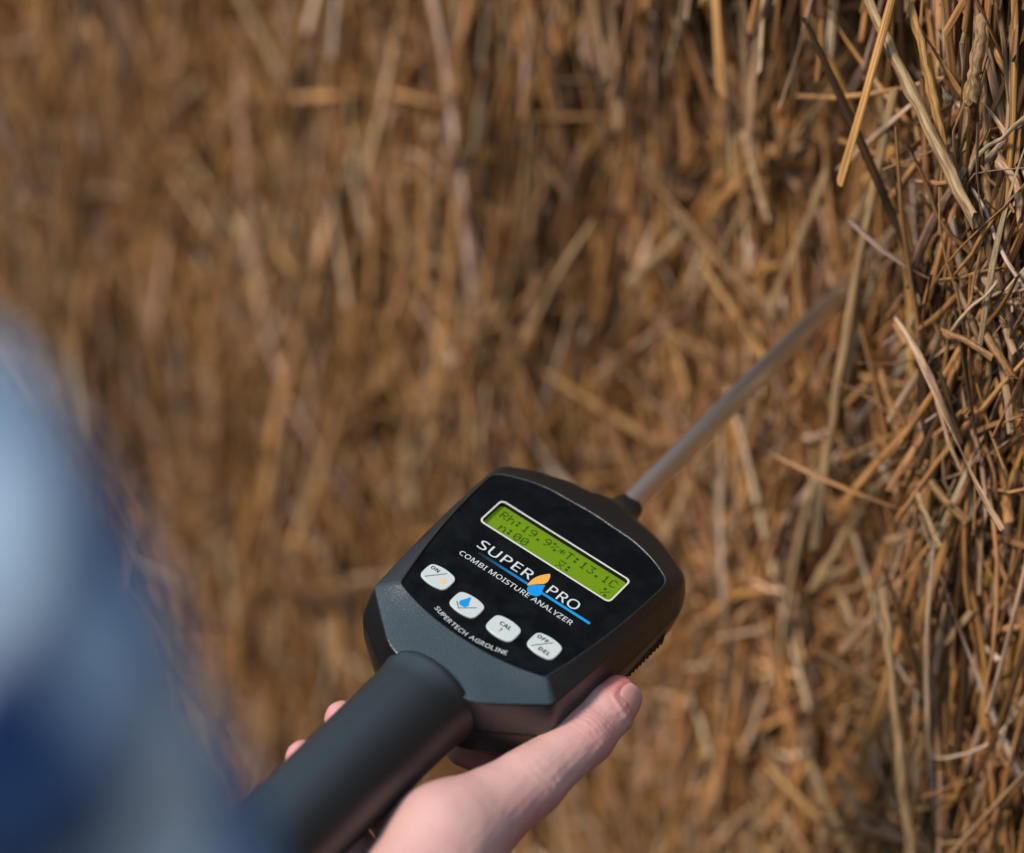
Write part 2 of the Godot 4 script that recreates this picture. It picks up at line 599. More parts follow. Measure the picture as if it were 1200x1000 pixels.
	for k in 25:
		var t := k / 24.0
		var x := lerpf(-23.0, 34.0, t)
		var c := Color(0.0, 0.012, 0.02).lerp(Color(0.0, 0.16, 0.42), smoothstep(0.0, 0.38, t)).lerp(Color(0.0, 0.25, 0.62), smoothstep(0.4, 0.75, t))
		for q in [[-2.35, -0.46], [-2.35, -0.38], [-1.15, -0.38], [-1.15, -0.46]]:
			rule_v.append(Vector3(x, q[0], q[1]) * MM)
			rule_c.append(c)
		if k:
			var b := k * 4
			for e in 3:
				rule_i.append_array(PackedInt32Array([b - 4 + e, b - 3 + e, b + 1 + e, b - 4 + e, b + 1 + e, b + e]))
	var rule_mat := matter(Color.WHITE, 0.5, 0.4)
	rule_mat.vertex_color_use_as_albedo = true
	part("blue_rule", make_mesh(rule_v, rule_i, PackedVector2Array(), rule_c), rule_mat, meter)
	var blue := matter(lin(0.0, 0.23, 0.62), 0.5, 0.4)
	var amber := matter(lin(0.66, 0.33, 0.055), 0.5, 0.4)
	var leaf := curve_shape([[2.9, -2.6], [2.4, 0.6], [3.2, 4.6], [5.6, 8.5], [6.6, 8.6], [7.6, 6.6], [7.9, 4.4], [7.3, 2.6], [5.0, 0.4]])
	part("emblem_leaf", plate(mm2(leaf), -0.34 * MM, 0.12 * MM), amber, meter)
	var drop := curve_shape([[8.2, 2.5], [5.6, 0.2], [3.9, -1.8], [3.6, -3.6], [4.9, -5.3], [7.0, -5.7], [9.1, -4.9], [10.0, -3.1], [9.3, -0.8], [8.6, 0.8]])
	part("emblem_drop", plate(mm2(drop), -0.31 * MM, 0.15 * MM), blue, meter)
	# four membrane buttons
	var key_mat := matter(lin(0.47, 0.51, 0.52), 0.42, 0.5)
	var key_shape := outline([[6.3, -4.1, 1.6, 0.4], [6.3, 4.1, 1.6, 1.3], [-6.3, 4.1, 1.6, 0.4], [-6.3, -4.1, 1.6, 1.3]], 6, 6)
	var key_mesh := plate(mm2(key_shape), 0.35 * MM, 0.9 * MM, 0.3 * MM)
	var zk := 0.40
	var spots := [Vector2(-27.1, -24.4), Vector2(-9.1, -28.4), Vector2(9.4, -28.3), Vector2(27.3, -24.5)]
	var says := ["white button marked ON with a small sun", "white button marked with a blue drop and tick", "white button marked CAL and a question mark", "white button marked OFF and DEL"]
	for k in 4:
		var key := part("button", key_mesh, key_mat, meter, says[k])
		key.position = Vector3(spots[k].x, spots[k].y, 0) * MM
		if k == 0 or k == 3:
			part("slash", plate(mm2(bar_shape(Vector2(-4.0, -3.5), Vector2(1.7, 3.6), 0.34)), zk * MM, 0.1 * MM), ink, key)
		if k == 0:
			text_on(key, "lettering", "ON", bold, -5.3, -1.3, 1.5, 1.85, zk, ink)
			var sun_v := PackedVector2Array()
			for q in 32:
				var a := TAU * q / 32.0
				sun_v.append(Vector2(3.1, -0.6) + Vector2(cos(a), sin(a)) * (1.75 if q % 4 == 0 else 1.0))
			part("sun_mark", plate(mm2(sun_v), zk * MM, 0.1 * MM), matter(lin(0.72, 0.44, 0.16), 0.5), key)
		elif k == 1:
			part("drop_mark", plate(mm2(curve_shape([[-1.2, 4.2], [-2.4, 1.6], [-3.4, -0.1], [-2.9, -1.7], [-1.3, -2.2], [0.3, -1.5], [0.8, 0.0], [-0.2, 1.8]])), zk * MM, 0.1 * MM), blue, key)
			part("tick_mark", plate(mm2(bar_shape(Vector2(-4.2, -1.4), Vector2(-1.4, -3.9), 0.34)), zk * MM, 0.1 * MM), ink, key)
			part("tick_mark", plate(mm2(bar_shape(Vector2(-1.5, -3.8), Vector2(3.9, 1.2), 0.34)), (zk + 0.02) * MM, 0.1 * MM), ink, key)
		elif k == 2:
			text_on(key, "lettering", "CAL", bold, -2.8, 2.6, 0.5, 2.0, zk, ink)
			text_on(key, "lettering", "?", bold, -0.9, 0.1, -2.6, 2.0, zk, ink)
		else:
			text_on(key, "lettering", "OFF", bold, -5.2, 0.0, 1.5, 1.85, zk, ink)
			text_on(key, "lettering", "DEL", bold, -1.1, 4.3, -3.4, 1.9, zk, ink)
	# collar and probe
	part("collar", lathe([[5.2 * MM, 84.6 * MM], [6.1 * MM, 85.2 * MM], [6.8 * MM, 83.4 * MM], [7.0 * MM, 81.6 * MM], [7.9 * MM, 78.6 * MM], [10.2 * MM, 75.4 * MM], [13.8 * MM, 72.2 * MM], [18.5 * MM, 69.0 * MM], [22.0 * MM, 65.5 * MM], [23.0 * MM, 61.0 * MM], [23.0 * MM, 56.0 * MM]], 56, Vector3(0, 0, -22) * MM, 0.76), shell_mat, meter)
	var steel := matter(lin(0.86, 0.83, 0.81), 0.31, 0.5, 1.0)
	relief(steel, noise_tex(0.05, 256, 3), 30.0, 0.002)
	var probe := part("probe", lathe([[0.3 * MM, 420 * MM], [5.2 * MM, 398 * MM], [5.2 * MM, 300 * MM], [5.2 * MM, 180 * MM], [5.2 * MM, 82 * MM]], 40), steel, meter)
	probe.transform = Transform3D(Basis(Vector3.BACK, deg_to_rad(0.85)), Vector3(1.2, 0, -22) * MM)
	# handle
	part("handle", lathe([[15.0 * MM, -61.5 * MM], [22.4 * MM, -61.8 * MM], [22.9 * MM, -62.8 * MM], [22.5 * MM, -65 * MM], [21.9 * MM, -68.5 * MM], [21.6 * MM, -73 * MM], [21.2 * MM, -110 * MM], [20.6 * MM, -165 * MM], [20.6 * MM, -196 * MM], [19.5 * MM, -199 * MM], [16.5 * MM, -201 * MM]], 72, Vector3(0, 0, -20.2) * MM), handle_mat, meter)
	return meter

func ray_hit(c: Vector2, d: Vector2, poly: PackedVector2Array) -> Vector2:
	for i in poly.size():
		var a := poly[i]
		var b := poly[(i + 1) % poly.size()]
		var h = Geometry2D.segment_intersects_segment(c, c + d.normalized() * 200.0, a, b)
		if h != null:
			return h
	return c

func curve_shape(pts: Array) -> PackedVector2Array:   # a closed smooth outline, anticlockwise
	var out := PackedVector2Array()
	var n := pts.size()
	for i in n:
		var p := []
		for k in 4:
			var q: Array = pts[(i + k - 1 + n) % n]
			p.append(Vector2(q[0], q[1]))
		for k in 4:
			out.append(p[1].cubic_interpolate(p[2], p[0], p[3], k / 4.0))
	if Geometry2D.is_polygon_clockwise(out):
		out.reverse()
	return out

func bar_shape(a: Vector2, b: Vector2, w: float) -> PackedVector2Array:
	var d := (b - a).normalized() * 0.15
	var s := Vector2(-d.y, d.x).normalized() * w * 0.5
	return PackedVector2Array([a - d - s, b + d - s, b + d + s, a - d + s])

# ------------------------------------------------------------------ the person: right hand, forearm and plaid shirt (in the meter's axes, mm)
var mottle := FastNoiseLite.new()
var fold_noise := FastNoiseLite.new()
const RED_SPOTS := [[Vector3(59, -31, -27), 17.0, 0.7], [Vector3(57, -6, -22), 20.0, 0.95], [Vector3(56, -64, -34), 20.0, 0.45], [Vector3(64, -84, -46), 34.0, 0.5], [Vector3(66, -130, -50), 40.0, 0.35], [Vector3(-28, -84, -34), 15.0, 0.5], [Vector3(-28, -109, -34), 15.0, 0.5], [Vector3(24, -42, -60), 20.0, 0.4]]

func skin_tone(p: Vector3) -> Color:   # redder at the joints and fingertips
	var red := 0.0
	for q in RED_SPOTS:
		red = maxf(red, q[2] * (1.0 - smoothstep(0.3, 1.0, p.distance_to(q[0]) / q[1])))
	red = clampf(red + 0.22 * mottle.get_noise_3dv(p), 0.0, 1.0)
	return Color(0.56, 0.325, 0.305).lerp(Color(0.50, 0.135, 0.145), red)

func skin_folds(p: Vector3) -> float:   # folds of skin across the thumb's joints, and the rim of flesh round its nail
	var d := 0.22 * mottle.get_noise_3dv(p * 1.6)
	if p.z > -52.0 and p.y > -135.0 and p.x > 30.0:
		var sway := 1.6 * mottle.get_noise_3dv(p * 2.2 + Vector3(70, 0, 0))
		var outer := smoothstep(52.0, 60.0, p.x + 0.35 * (p.z + 27.0))
		for q in [[-24.5, 0.22, 0.8], [-27.0, 0.42, 0.8], [-29.3, 0.50, 0.9], [-31.8, 0.42, 0.8], [-34.5, 0.30, 0.8], [-37.5, 0.16, 0.8], [-60.0, 0.22, 1.2], [-64.5, 0.28, 1.3], [-69.0, 0.2, 1.3]]:
			d -= 0.62 * q[1] * outer * exp(-pow((p.y - q[0] + 0.14 * (p.z + 27.0) + sway) / q[2], 2.0))
		d += 0.5 * outer * exp(-pow((p.y + 30.0) / 7.0, 2.0))
		d += 0.05 * mottle.get_noise_3dv(p * 9.0) + 0.03 * mottle.get_noise_3dv(p * 22.0)
		var n := nail_place(p)
		var edge := maxf(absf(n.x), absf(n.y))
		if n.z > 0.0 and edge < 1.6:
			d += 0.55 * exp(-pow((edge - 1.16) / 0.16, 2.0)) * (0.35 if n.y > 0.7 else 1.0)
	return d

const NAIL_AT := Vector3(56.8, -8.8, -24.0)

# (across, along, facing) of a point in the thumbnail's own square, from -1 to 1
func nail_place(p: Vector3) -> Vector3:
	var axis := (Vector3(56.4, -7.5, -23.6) - Vector3(57.0, -22, -25.6)).normalized()
	var outward := Vector3(0.86, 0.0, 0.60)
	outward = (outward - axis * outward.dot(axis)).normalized()
	var side := axis.cross(outward)
	var q := p - NAIL_AT
	var y := q.dot(axis) / 7.2
	var x := atan2(q.dot(side), q.dot(outward)) / 0.86
	return Vector3(x / sqrt(maxf(0.3, 1.0 - minf(y * y, 1.0) * 0.42)), y / sqrt(maxf(0.3, 1.0 - minf(x * x, 1.0) * 0.42)), q.dot(outward))

func cloth_folds(p: Vector3) -> float:
	return 6.0 * fold_noise.get_noise_3d(p.x, p.y, p.z * 2.2)

func build_person(where: Transform3D) -> void:
	var person := thing("person", "person in a blue plaid shirt gripping the black meter with the right hand", "person", where)
	var wrist := Vector3(66, -196, -66)
	var elbow := ELBOW
	var shoulder := SHOULDER
	var bones := [
		# palm and heel of the hand
		[Vector3(54, -178, -50), Vector3(44, -92, -60), 20.0, 13.5, 9.0],
		[Vector3(56, -182, -58), Vector3(36, -104, -66), 20.0, 13.5, 9.0],
		[Vector3(56, -184, -64), Vector3(30, -124, -66), 19.0, 13.5, 9.0],
		[Vector3(52, -186, -66), Vector3(28, -146, -64), 18.0, 13.0, 9.0],
		# thumb
		[Vector3(52, -170, -42), Vector3(43, -106, -33), 25.0, 22.0, 12.0],
		[Vector3(43, -106, -33), Vector3(52.5, -62, -30), 21.5, 13.4, 9.0],
		[Vector3(52.5, -62, -30), Vector3(57.0, -31, -27), 13.2, 11.4, 5.0],
		[Vector3(57.0, -31, -27), Vector3(57.0, -16, -25), 11.4, 10.8, 3.0],
		[Vector3(57.0, -16, -25), Vector3(56.4, -7.5, -23.6), 10.8, 9.0, 3.0],
		[Vector3(46, -166, -46), Vector3(17, -152, -53), 17.0, 13.0, 8.0],
		[Vector3(44, -120, -46), Vector3(22, -122, -54), 15.0, 11.0, 8.0],
		# index, hooked under the head
		[Vector3(47, -88, -66), Vector3(40, -52, -68), 11.5, 9.6, 4.0],
		[Vector3(40, -52, -68), Vector3(24, -42, -60), 9.6, 8.6, 3.0],
		[Vector3(24, -42, -60), Vector3(12, -48, -58), 8.6, 7.4, 3.0],
		# middle, ring and little finger, wrapped under the handle
		[Vector3(36, -102, -67), Vector3(4, -93, -55), 11.0, 9.4, 4.0],
		[Vector3(4, -93, -55), Vector3(-19, -87, -46), 9.4, 8.8, 3.0],
		[Vector3(-19, -87, -46), Vector3(-25.2, -84, -36), 8.8, 7.9, 3.0],
		[Vector3(32, -123, -68), Vector3(2, -116, -55.5), 10.8, 9.2, 4.0],
		[Vector3(2, -116, -55.5), Vector3(-19, -112, -46.5), 9.2, 8.6, 3.0],
		[Vector3(-19, -112, -46.5), Vector3(-24.8, -109.5, -36.5), 8.6, 7.8, 3.0],
		[Vector3(30, -144, -66), Vector3(10, -138, -56), 9.6, 8.2, 4.0],
		[Vector3(10, -138, -56), Vector3(-9, -134, -52), 8.2, 7.6, 3.0],
		[Vector3(-9, -134, -52), Vector3(-20, -131, -44), 7.6, 6.8, 3.0],
		# wrist and forearm
		[Vector3(62, -184, -58), wrist, 22.0, 24.0, 12.0],
		[Vector3(70, -186, -68), wrist.lerp(elbow, 0.4) + Vector3(6, 0, -4), 20.0, 30.0, 12.0],
		[wrist, wrist.lerp(elbow, 0.55), 23.0, 36.0, 10.0],
	]
	var skin := matter(Color.WHITE, 0.46, 0.42)
	skin.vertex_color_use_as_albedo = true
	skin.subsurf_scatter_enabled = true
	skin.subsurf_scatter_strength = 0.09
	relief(skin, noise_tex(0.09, 512, 4, FastNoiseLite.TYPE_CELLULAR, 3), 22.0, 0.012)
	part("hand", skin_over(bones, 2.4, true), skin, person)
	# thumbnail: a curved plate on the outer side of the thumb's tip
	var axis := (Vector3(56.4, -7.5, -23.6) - Vector3(57.0, -22, -25.6)).normalized()
	var outward := (Vector3(0.86, 0.0, 0.60)).normalized()
	outward = (outward - axis * outward.dot(axis)).normalized()
	var side := axis.cross(outward)
	var nail_v := PackedVector3Array()
	var nail_i := PackedInt32Array()
	var nail_c := PackedColorArray()
	for i in 13:
		for j in 13:
			var sx := i / 6.0 - 1.0
			var sy := j / 6.0 - 1.0
			var q := Vector2(sx * sqrt(1.0 - sy * sy * 0.42), sy * sqrt(1.0 - sx * sx * 0.42))
			var ang := q.x * 0.86
			var along := q.y * 7.2
			var r := 10.75 - 0.016 * pow(maxf(0.0, along + 5.0), 2.0) - (0.9 if maxf(absf(sx), absf(sy)) > 0.99 else 0.0)
			nail_c.append(Color(0.52, 0.255, 0.24).lerp(Color(0.62, 0.41, 0.36), smoothstep(0.55, 0.95, sy)).lerp(Color(0.56, 0.33, 0.31), smoothstep(-0.55, -0.95, sy)))
			nail_v.append((NAIL_AT + axis * along + (outward * cos(ang) + side * sin(ang)) * r) * MM)
	for i in 12:
		for j in 12:
			var b := i * 13 + j
			nail_i.append_array(PackedInt32Array([b, b + 1, b + 14, b, b + 14, b + 13]))
	var nail_mat := matter(lin(0.66, 0.40, 0.38), 0.22, 0.5)
	nail_mat.albedo_color = Color.WHITE
	nail_mat.vertex_color_use_as_albedo = true
	part("thumbnail", make_mesh(nail_v, nail_i, PackedVector2Array(), nail_c), nail_mat, person)
	# shirt: shoulder, upper arm, elbow and a cuff on the forearm
	var cuff := wrist.lerp(elbow, 0.38)
	var cloth := [
		[shoulder, shoulder.lerp(elbow, 0.5), 56.0, 52.0, 20.0],
		[shoulder.lerp(elbow, 0.5), elbow, 52.0, 47.0, 20.0],
		[elbow, cuff, 47.0, 42.0, 16.0],
		[shoulder, Vector3(60, -560, 420), 56.0, 90.0, 30.0],
		[Vector3(60, -560, 420), Vector3(47, -690, 190), 95.0, 125.0, 30.0],
	]
	var shirt_mat := matter(Color.WHITE, 0.85, 0.25)
	shirt_mat.vertex_color_use_as_albedo = true
	relief(shirt_mat, noise_tex(0.2, 256, 2), 12.0, 0.03)
	shirt_mat.rim_enabled = true
	shirt_mat.rim = 0.3
	part("shirt", skin_over(cloth, 4.0, false), shirt_mat, person)

const SHOULDER := Vector3(91, -437, 421)
const ELBOW := Vector3(226, -365, 73)

# woven checks: bands across the sleeve crossed with bands along it
func cloth_tone(p: Vector3) -> Color:
	var along := (ELBOW - SHOULDER).normalized()
	var front := Vector3(0.344, -0.626, 0.70)
	front = (front - along * front.dot(along)).normalized()
	var side := front.cross(along)
	var q := p - SHOULDER
	var s := q.dot(along)
	var t := atan2(q.dot(side), q.dot(front)) * 55.0
	return band_tone(fposmod(s + 55.0, 78.0), true).lerp(band_tone(fposmod(t, 84.0), false), 0.45)

func band_tone(x: float, across: bool) -> Color:
	var pale := Color(0.58, 0.69, 0.82)
	var mid := Color(0.08, 0.175, 0.36)
	var navy := Color(0.016, 0.048, 0.16)
	var plum := Color(0.05, 0.035, 0.11)
	var bands: Array = [[7.0, plum], [38.0, pale], [54.0, navy], [72.0, mid], [78.0, plum]] if across else [[20.0, mid], [44.0, navy], [49.0, plum], [72.0, pale], [78.0, mid], [84.0, navy]]
	for b in bands:
		if x < b[0]:
			return b[1]
	return navy

# ------------------------------------------------------------------ straw
# a hollow stalk along y, centred, with joints and a slight bend
func stalk(length: float, r: float, bend: float, kink: float, joints: Array, split: float, sides := 7, segs := 10) -> ArrayMesh:
	var loops := []
	var squash := rng.randf_range(0.62, 1.0)
	var cut_a := rng.randf_range(-2.2, 2.2)
	var cut_b := rng.randf_range(-2.2, 2.2)
	for k in segs + 1:
		var t := float(k) / segs
		var y := (t - 0.5) * length
		var x := bend * (4.0 * t * (1.0 - t) - 0.66) + kink * maxf(0.0, t - 0.62) * length
		var z := bend * 0.4 * sin(t * 5.0)
		var rr := r * (1.0 - 0.12 * t)
		for j in joints:
			rr += r * 0.28 * exp(-pow((t - j) * segs * 1.1, 2.0))
		rr *= rng.randf_range(0.92, 1.08)
		x += rng.randf_range(-0.22, 0.22) * r
		z += rng.randf_range(-0.22, 0.22) * r
		var flat := squash * (1.0 - split * smoothstep(0.45, 1.0, absf(t - 0.5) * 2.0))
		var lp := circle(Vector3(x, y, z), Vector3.RIGHT, Vector3.BACK, rr * (1.0 + 0.35 * (1.0 - flat)), rr * flat, sides)
		if k == 0 or k == segs:   # torn ends
			for i in sides:
				lp[i].y += (lp[i].x - x) * (cut_a if k == 0 else cut_b) + rng.randf_range(-0.8, 0.8) * r
		loops.append(lp)
	# hollow ends
	var first := []
	var last := []
	for p in loops[0]:
		first.append(p.lerp(Vector3(0, 0, 0) + mean(loops[0]), 0.45) + Vector3(0, r * 1.2, 0))
	for p in loops[-1]:
		last.append(p.lerp(mean(loops[-1]), 0.45) - Vector3(0, r * 1.2, 0))
	loops.push_front(loops[0].duplicate())
	loops.push_front(first)
	loops.append(loops[-1].duplicate())
	loops.append(last)
	return loft(loops, true, true, false, true)

func mean(a: Array) -> Vector3:
	var c := Vector3.ZERO
	for p in a:
		c += p / a.size()
	return c

# a dry leaf blade or torn sheath: a thin curled strip
func blade(length: float, width: float, twist: float, curl: float) -> ArrayMesh:
	var loops := []
	for k in 11:
		var t := k / 10.0
		var a := twist * (t - 0.3)
		var wdt := width * 0.5 * (0.35 + 0.65 * sin(PI * clampf(t * 0.9 + 0.12, 0, 1)))
		var c := Vector3(curl * sin(t * 2.4), (t - 0.5) * length, curl * 0.7 * cos(t * 3.1))
		loops.append(circle(c, Vector3(cos(a), 0, sin(a)), Vector3(-sin(a), 0, cos(a)), wdt, width * 0.06, 6))
	return loft(loops, true, true, false, true)

func straw_texture() -> ImageTexture:   # fibres that run along the stalk, and some age spots
	var im := Image.create(128, 512, false, Image.FORMAT_RGB8)
	var n := FastNoiseLite.new()
	n.frequency = 0.02
	n.fractal_octaves = 3
	n.seed = 21
	for x in 128:
		var base := 0.62 + 0.42 * rng.randf()
		for y in 512:
			var k := base * (1.0 + 0.34 * n.get_noise_2d(x * 4.0, y * 0.9)) * (0.95 + 0.1 * rng.randf())
			var age := clampf(n.get_noise_2d(x * 1.5 + 900.0, y * 0.6) * 1.8, 0.0, 1.0)
			var c := Vector3(k, k, k).lerp(Vector3(k * 0.75, k * 0.70, k * 0.66), age)
			im.set_pixel(x, y, Color(minf(c.x, 1), minf(c.y, 1), minf(c.z, 1)))
	return ImageTexture.create_from_image(im)

var lump := FastNoiseLite.new()
var fine_lump := FastNoiseLite.new()

func wall_depth(u: float, v: float) -> float:
	var h := 0.058 * lump.get_noise_2d(u * 1.0, v * 0.45) + 0.014 * fine_lump.get_noise_2d(u, v * 0.3)
	h += 0.06 * smoothstep(0.01, 0.14, u)                          # the nearer edge stands proud
	var brow := 0.175 + 0.09 * minf(u, 0.0)
	h += (0.02 + 0.065 * exp(-pow((u + 0.02) / 0.12, 2.0))) * smoothstep(brow, brow + 0.05, v)                           # the bale above overhangs
	h -= 0.055 * exp(-Vector2((u - 0.01) / 0.06, (v - 0.01) / 0.06).length_squared())   # pressed in where the probe enters
	return h

# a dark hollow under the overhanging layer, open towards the near edge and curtained by stalks further on
func hollow(u: float, v: float) -> float:
	return 0.30 * exp(-pow(Vector2((u + 0.13) / 0.21, (v - 0.135) / 0.105).length(), 6.0))

func straw_tone() -> Color:
	var r := rng.randf()
	var c: Color
	if r < 0.48:
		c = Color(0.56, 0.285, 0.106)
	elif r < 0.70:
		c = Color(0.60, 0.37, 0.225)
	elif r < 0.84:
		c = Color(0.37, 0.170, 0.058)
	elif r < 0.90:
		c = Color(0.16, 0.078, 0.032)
	else:
		c = Color(0.74, 0.54, 0.37)
	var k := rng.randf_range(0.68, 1.25)
	return Color(c.r * k, c.g * k * rng.randf_range(0.94, 1.06), c.b * k * rng.randf_range(0.85, 1.2))

func lie(u: float, v: float, w: float, lean: float, out: float, spin: float, scale := 1.0) -> Transform3D:
	var b := Basis(Vector3.BACK, lean) * Basis(Vector3.RIGHT, out) * Basis(Vector3.UP, spin)
	return Transform3D(b.scaled(Vector3.ONE * scale), Vector3(u, v, w))

func build_bale() -> void:
	lump.frequency = 4.5
	lump.fractal_octaves = 2
	lump.seed = 3
	fine_lump.frequency = 26.0
	fine_lump.fractal_octaves = 2
	fine_lump.seed = 14
	var ux := Vector3(0.66913, 0, 0.74314)
	var wall := Transform3D(Basis(ux, Vector3.UP, ux.cross(Vector3.UP)), Vector3(0.17535, 1.16184, -1.15393))
	var bale := thing("straw_bale", "tall golden brown straw bale that the steel probe is pushed into", "straw bale", wall)
	# packed heart of the bale behind the loose face
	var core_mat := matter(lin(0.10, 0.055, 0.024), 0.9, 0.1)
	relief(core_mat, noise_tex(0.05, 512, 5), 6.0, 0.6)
	var core_v := PackedVector3Array()
	var core_i := PackedInt32Array()
	var cols := 190
	var rows := 140
	for j in rows + 1:
		for i in cols + 1:
			var u := lerpf(-1.6, 2.2, float(i) / cols)
			var v := lerpf(-1.2, 1.6, float(j) / rows)
			core_v.append(Vector3(u, v, wall_depth(u, v) - 0.075 - hollow(u, v)))
	for j in rows:
		for i in cols:
			var b := j * (cols + 1) + i
			core_i.append_array(PackedInt32Array([b, b + cols + 1, b + cols + 2, b, b + cols + 2, b + 1]))
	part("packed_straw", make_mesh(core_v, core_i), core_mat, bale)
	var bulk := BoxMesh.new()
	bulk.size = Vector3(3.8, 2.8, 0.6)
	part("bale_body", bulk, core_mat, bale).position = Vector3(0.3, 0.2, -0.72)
	# stalks and blades
	var tex := straw_texture()
	var straw_mat := matter(Color.WHITE, 0.52, 0.42)
	straw_mat.vertex_color_use_as_albedo = true
	straw_mat.albedo_texture = tex
	var kinds := []
	for k in 9:
		var length: float = [0.24, 0.19, 0.15, 0.21, 0.12, 0.09, 0.17, 0.07, 0.28][k]
		var r: float = [1.6, 1.3, 1.75, 1.1, 1.5, 1.25, 1.9, 1.4, 1.35][k] * MM
		kinds.append(stalk(length, r, length * [0.03, 0.06, 0.015, 0.08, 0.02, 0.05, 0.03, 0.01, 0.05][k], [0, 0, 0.25, 0, 0, 0.4, 0, 0, -0.15][k], [[0.4], [0.25, 0.75], [0.62], [], [0.5], [], [0.3], [], [0.2, 0.55, 0.85]][k], [0.2, 0.5, 0.1, 0.7, 0.3, 0.6, 0.2, 0.5, 0.3][k]))
	var leaves := []
	for k in 4:
		leaves.append(blade([0.12, 0.09, 0.16, 0.06][k], [3.6, 5.0, 2.8, 4.2][k] * MM, [1.6, 3.0, 4.5, 1.0][k], [6.0, 9.0, 10.0, 4.0][k] * MM))
	var fibres := []
	for k in 2:
		fibres.append(stalk([0.10, 0.07][k], [0.45, 0.6][k] * MM, [0.012, 0.02][k], [0.3, -0.5][k], [], 0.3, 5, 8))
	var chaff := []
	for k in 4:
		chaff.append(stalk([0.032, 0.022, 0.045, 0.028][k], [1.1, 1.5, 0.9, 1.7][k] * MM, [0.001, 0.003, 0.006, 0.0][k], [0.2, 0, 0.5, -0.3][k], [], [0.7, 0.3, 0.8, 0.85][k], 6, 5))
	# the loose mass
	spread(bale, "loose_straw", kinds, straw_mat, 26000, 0.048, 0.004, 0.24, 0.06)
	spread(bale, "dry_leaf_blades", leaves, straw_mat, 13000, 0.038, 0.008, 0.40, 0.25)
	spread(bale, "straw_chaff", chaff, straw_mat, 18000, 0.030, 0.010, 0.6, 0.35)
	spread(bale, "fine_fibres", fibres, straw_mat, 6000, 0.022, 0.012, 0.6, 0.35)
	# stalks that can be told apart on the nearer part of the face
	var tones := []
	for k in 12:
		var m := matter(Color.WHITE, 0.5, 0.42)
		m.albedo_texture = tex
		m.albedo_color = straw_tone().linear_to_srgb()
		tones.append(m)
	var pale := matter(lin(0.46, 0.30, 0.16), 0.5, 0.42)
	pale.albedo_texture = tex
	var gold := matter(lin(0.50, 0.27, 0.09), 0.5, 0.42)
	gold.albedo_texture = tex
	var dark := matter(lin(0.10, 0.055, 0.03), 0.55, 0.4)
	dark.albedo_texture = tex
	var count := 0
	# [u, v, w at the upper end, u, v, w at the lower end, radius in mm, tone, shape]
	for h in [
		[0.0655, 0.1119, 0.040, 0.0294, -0.1188, 0.040, 2.5, 0, 8], [-0.0233, 0.143, 0.03, 0.0086, 0.071, 0.02, 2.4, 1, 6],
		[0.0741, 0.1586, 0.055, 0.1409, 0.0721, 0.058, 2.6, 0, 4], [0.0959, 0.1571, 0.055, 0.1224, 0.0867, 0.055, 2.0, 1, 1],
		[0.0119, 0.1115, 0.02, 0.0302, 0.0617, 0.02, 1.7, 0, 5], [-0.0663, 0.0625, 0.01, -0.0424, 0.023, 0.015, 2.0, 0, 7],
		[-0.0164, 0.0501, 0.012, -0.0501, -0.0299, 0.012, 2.6, 0, 4], [0.1102, -0.1017, 0.045, 0.1274, -0.2366, 0.035, 2.6, 0, 2],
		[-0.0759, -0.0904, 0.02, -0.1203, -0.1896, 0.02, 3.2, 0, 6], [-0.1947, 0.0696, 0.035, -0.1398, 0.079, 0.04, 1.6, 2, 5],
		[0.083, 0.0533, 0.045, 0.093, -0.0427, 0.04, 1.9, 1, 1], [-0.0016, -0.2557, 0.03, 0.0365, -0.3055, 0.03, 2.6, 0, 4],
		[0.0784, -0.0016, 0.04, 0.0717, -0.0799, 0.035, 2.2, 1, 2], [0.1186, -0.0567, 0.05, 0.1325, -0.0778, 0.05, 1.5, 0, 7],
		[0.1334, 0.1554, 0.065, 0.1279, 0.1183, 0.062, 2.8, 0, 7], [0.046, 0.0767, 0.04, 0.0294, 0.0574, 0.04, 2.6, 1, 7],
		[-0.1167, -0.001, 0.01, -0.1541, -0.0374, 0.012, 2.2, 0, 5], [0.0446, -0.089, 0.03, 0.0048, -0.161, 0.03, 2.4, 0, 2],
		[0.0054, -0.1481, 0.025, 0.0359, -0.1851, 0.03, 2.2, 0, 5], [-0.0247, -0.2749, 0.03, 0.0122, -0.2905, 0.03, 2.3, 1, 7],
		[0.1393, -0.1124, 0.05, 0.1086, -0.1578, 0.05, 1.6, 0, 5], [-0.0889, -0.011, 0.005, -0.0391, -0.0551, 0.005, 2.0, 1, 4],
	]:
		var a := Vector3(h[0], h[1], h[2])
		var b := Vector3(h[3], h[4], h[5])
		var lift := 0.0
		for q in 9:
			var p := a.lerp(b, q / 8.0)
			lift = maxf(lift, wall_depth(p.x, p.y) + (0.048 if count == 0 else 0.015) - p.z)
		a.z += lift
		b.z += lift
		var len_: float = a.distance_to(b)
		var m := stalk(len_, h[6] * MM, len_ * 0.02 * rng.randf_range(-1, 1), 0.0, [[0.5], [0.3], [0.6, 0.2]][count % 3], rng.randf_range(0.1, 0.5), 9, 14)
		var o := part(numbered("straw_stalk", count), m, [pale, gold, dark][h[7]], bale)
		var y := (a - b).normalized()
		var x := y.cross(Vector3.BACK).normalized()
		o.transform = Transform3D(Basis(x, y, x.cross(y)), (a + b) * 0.5)
		count += 1
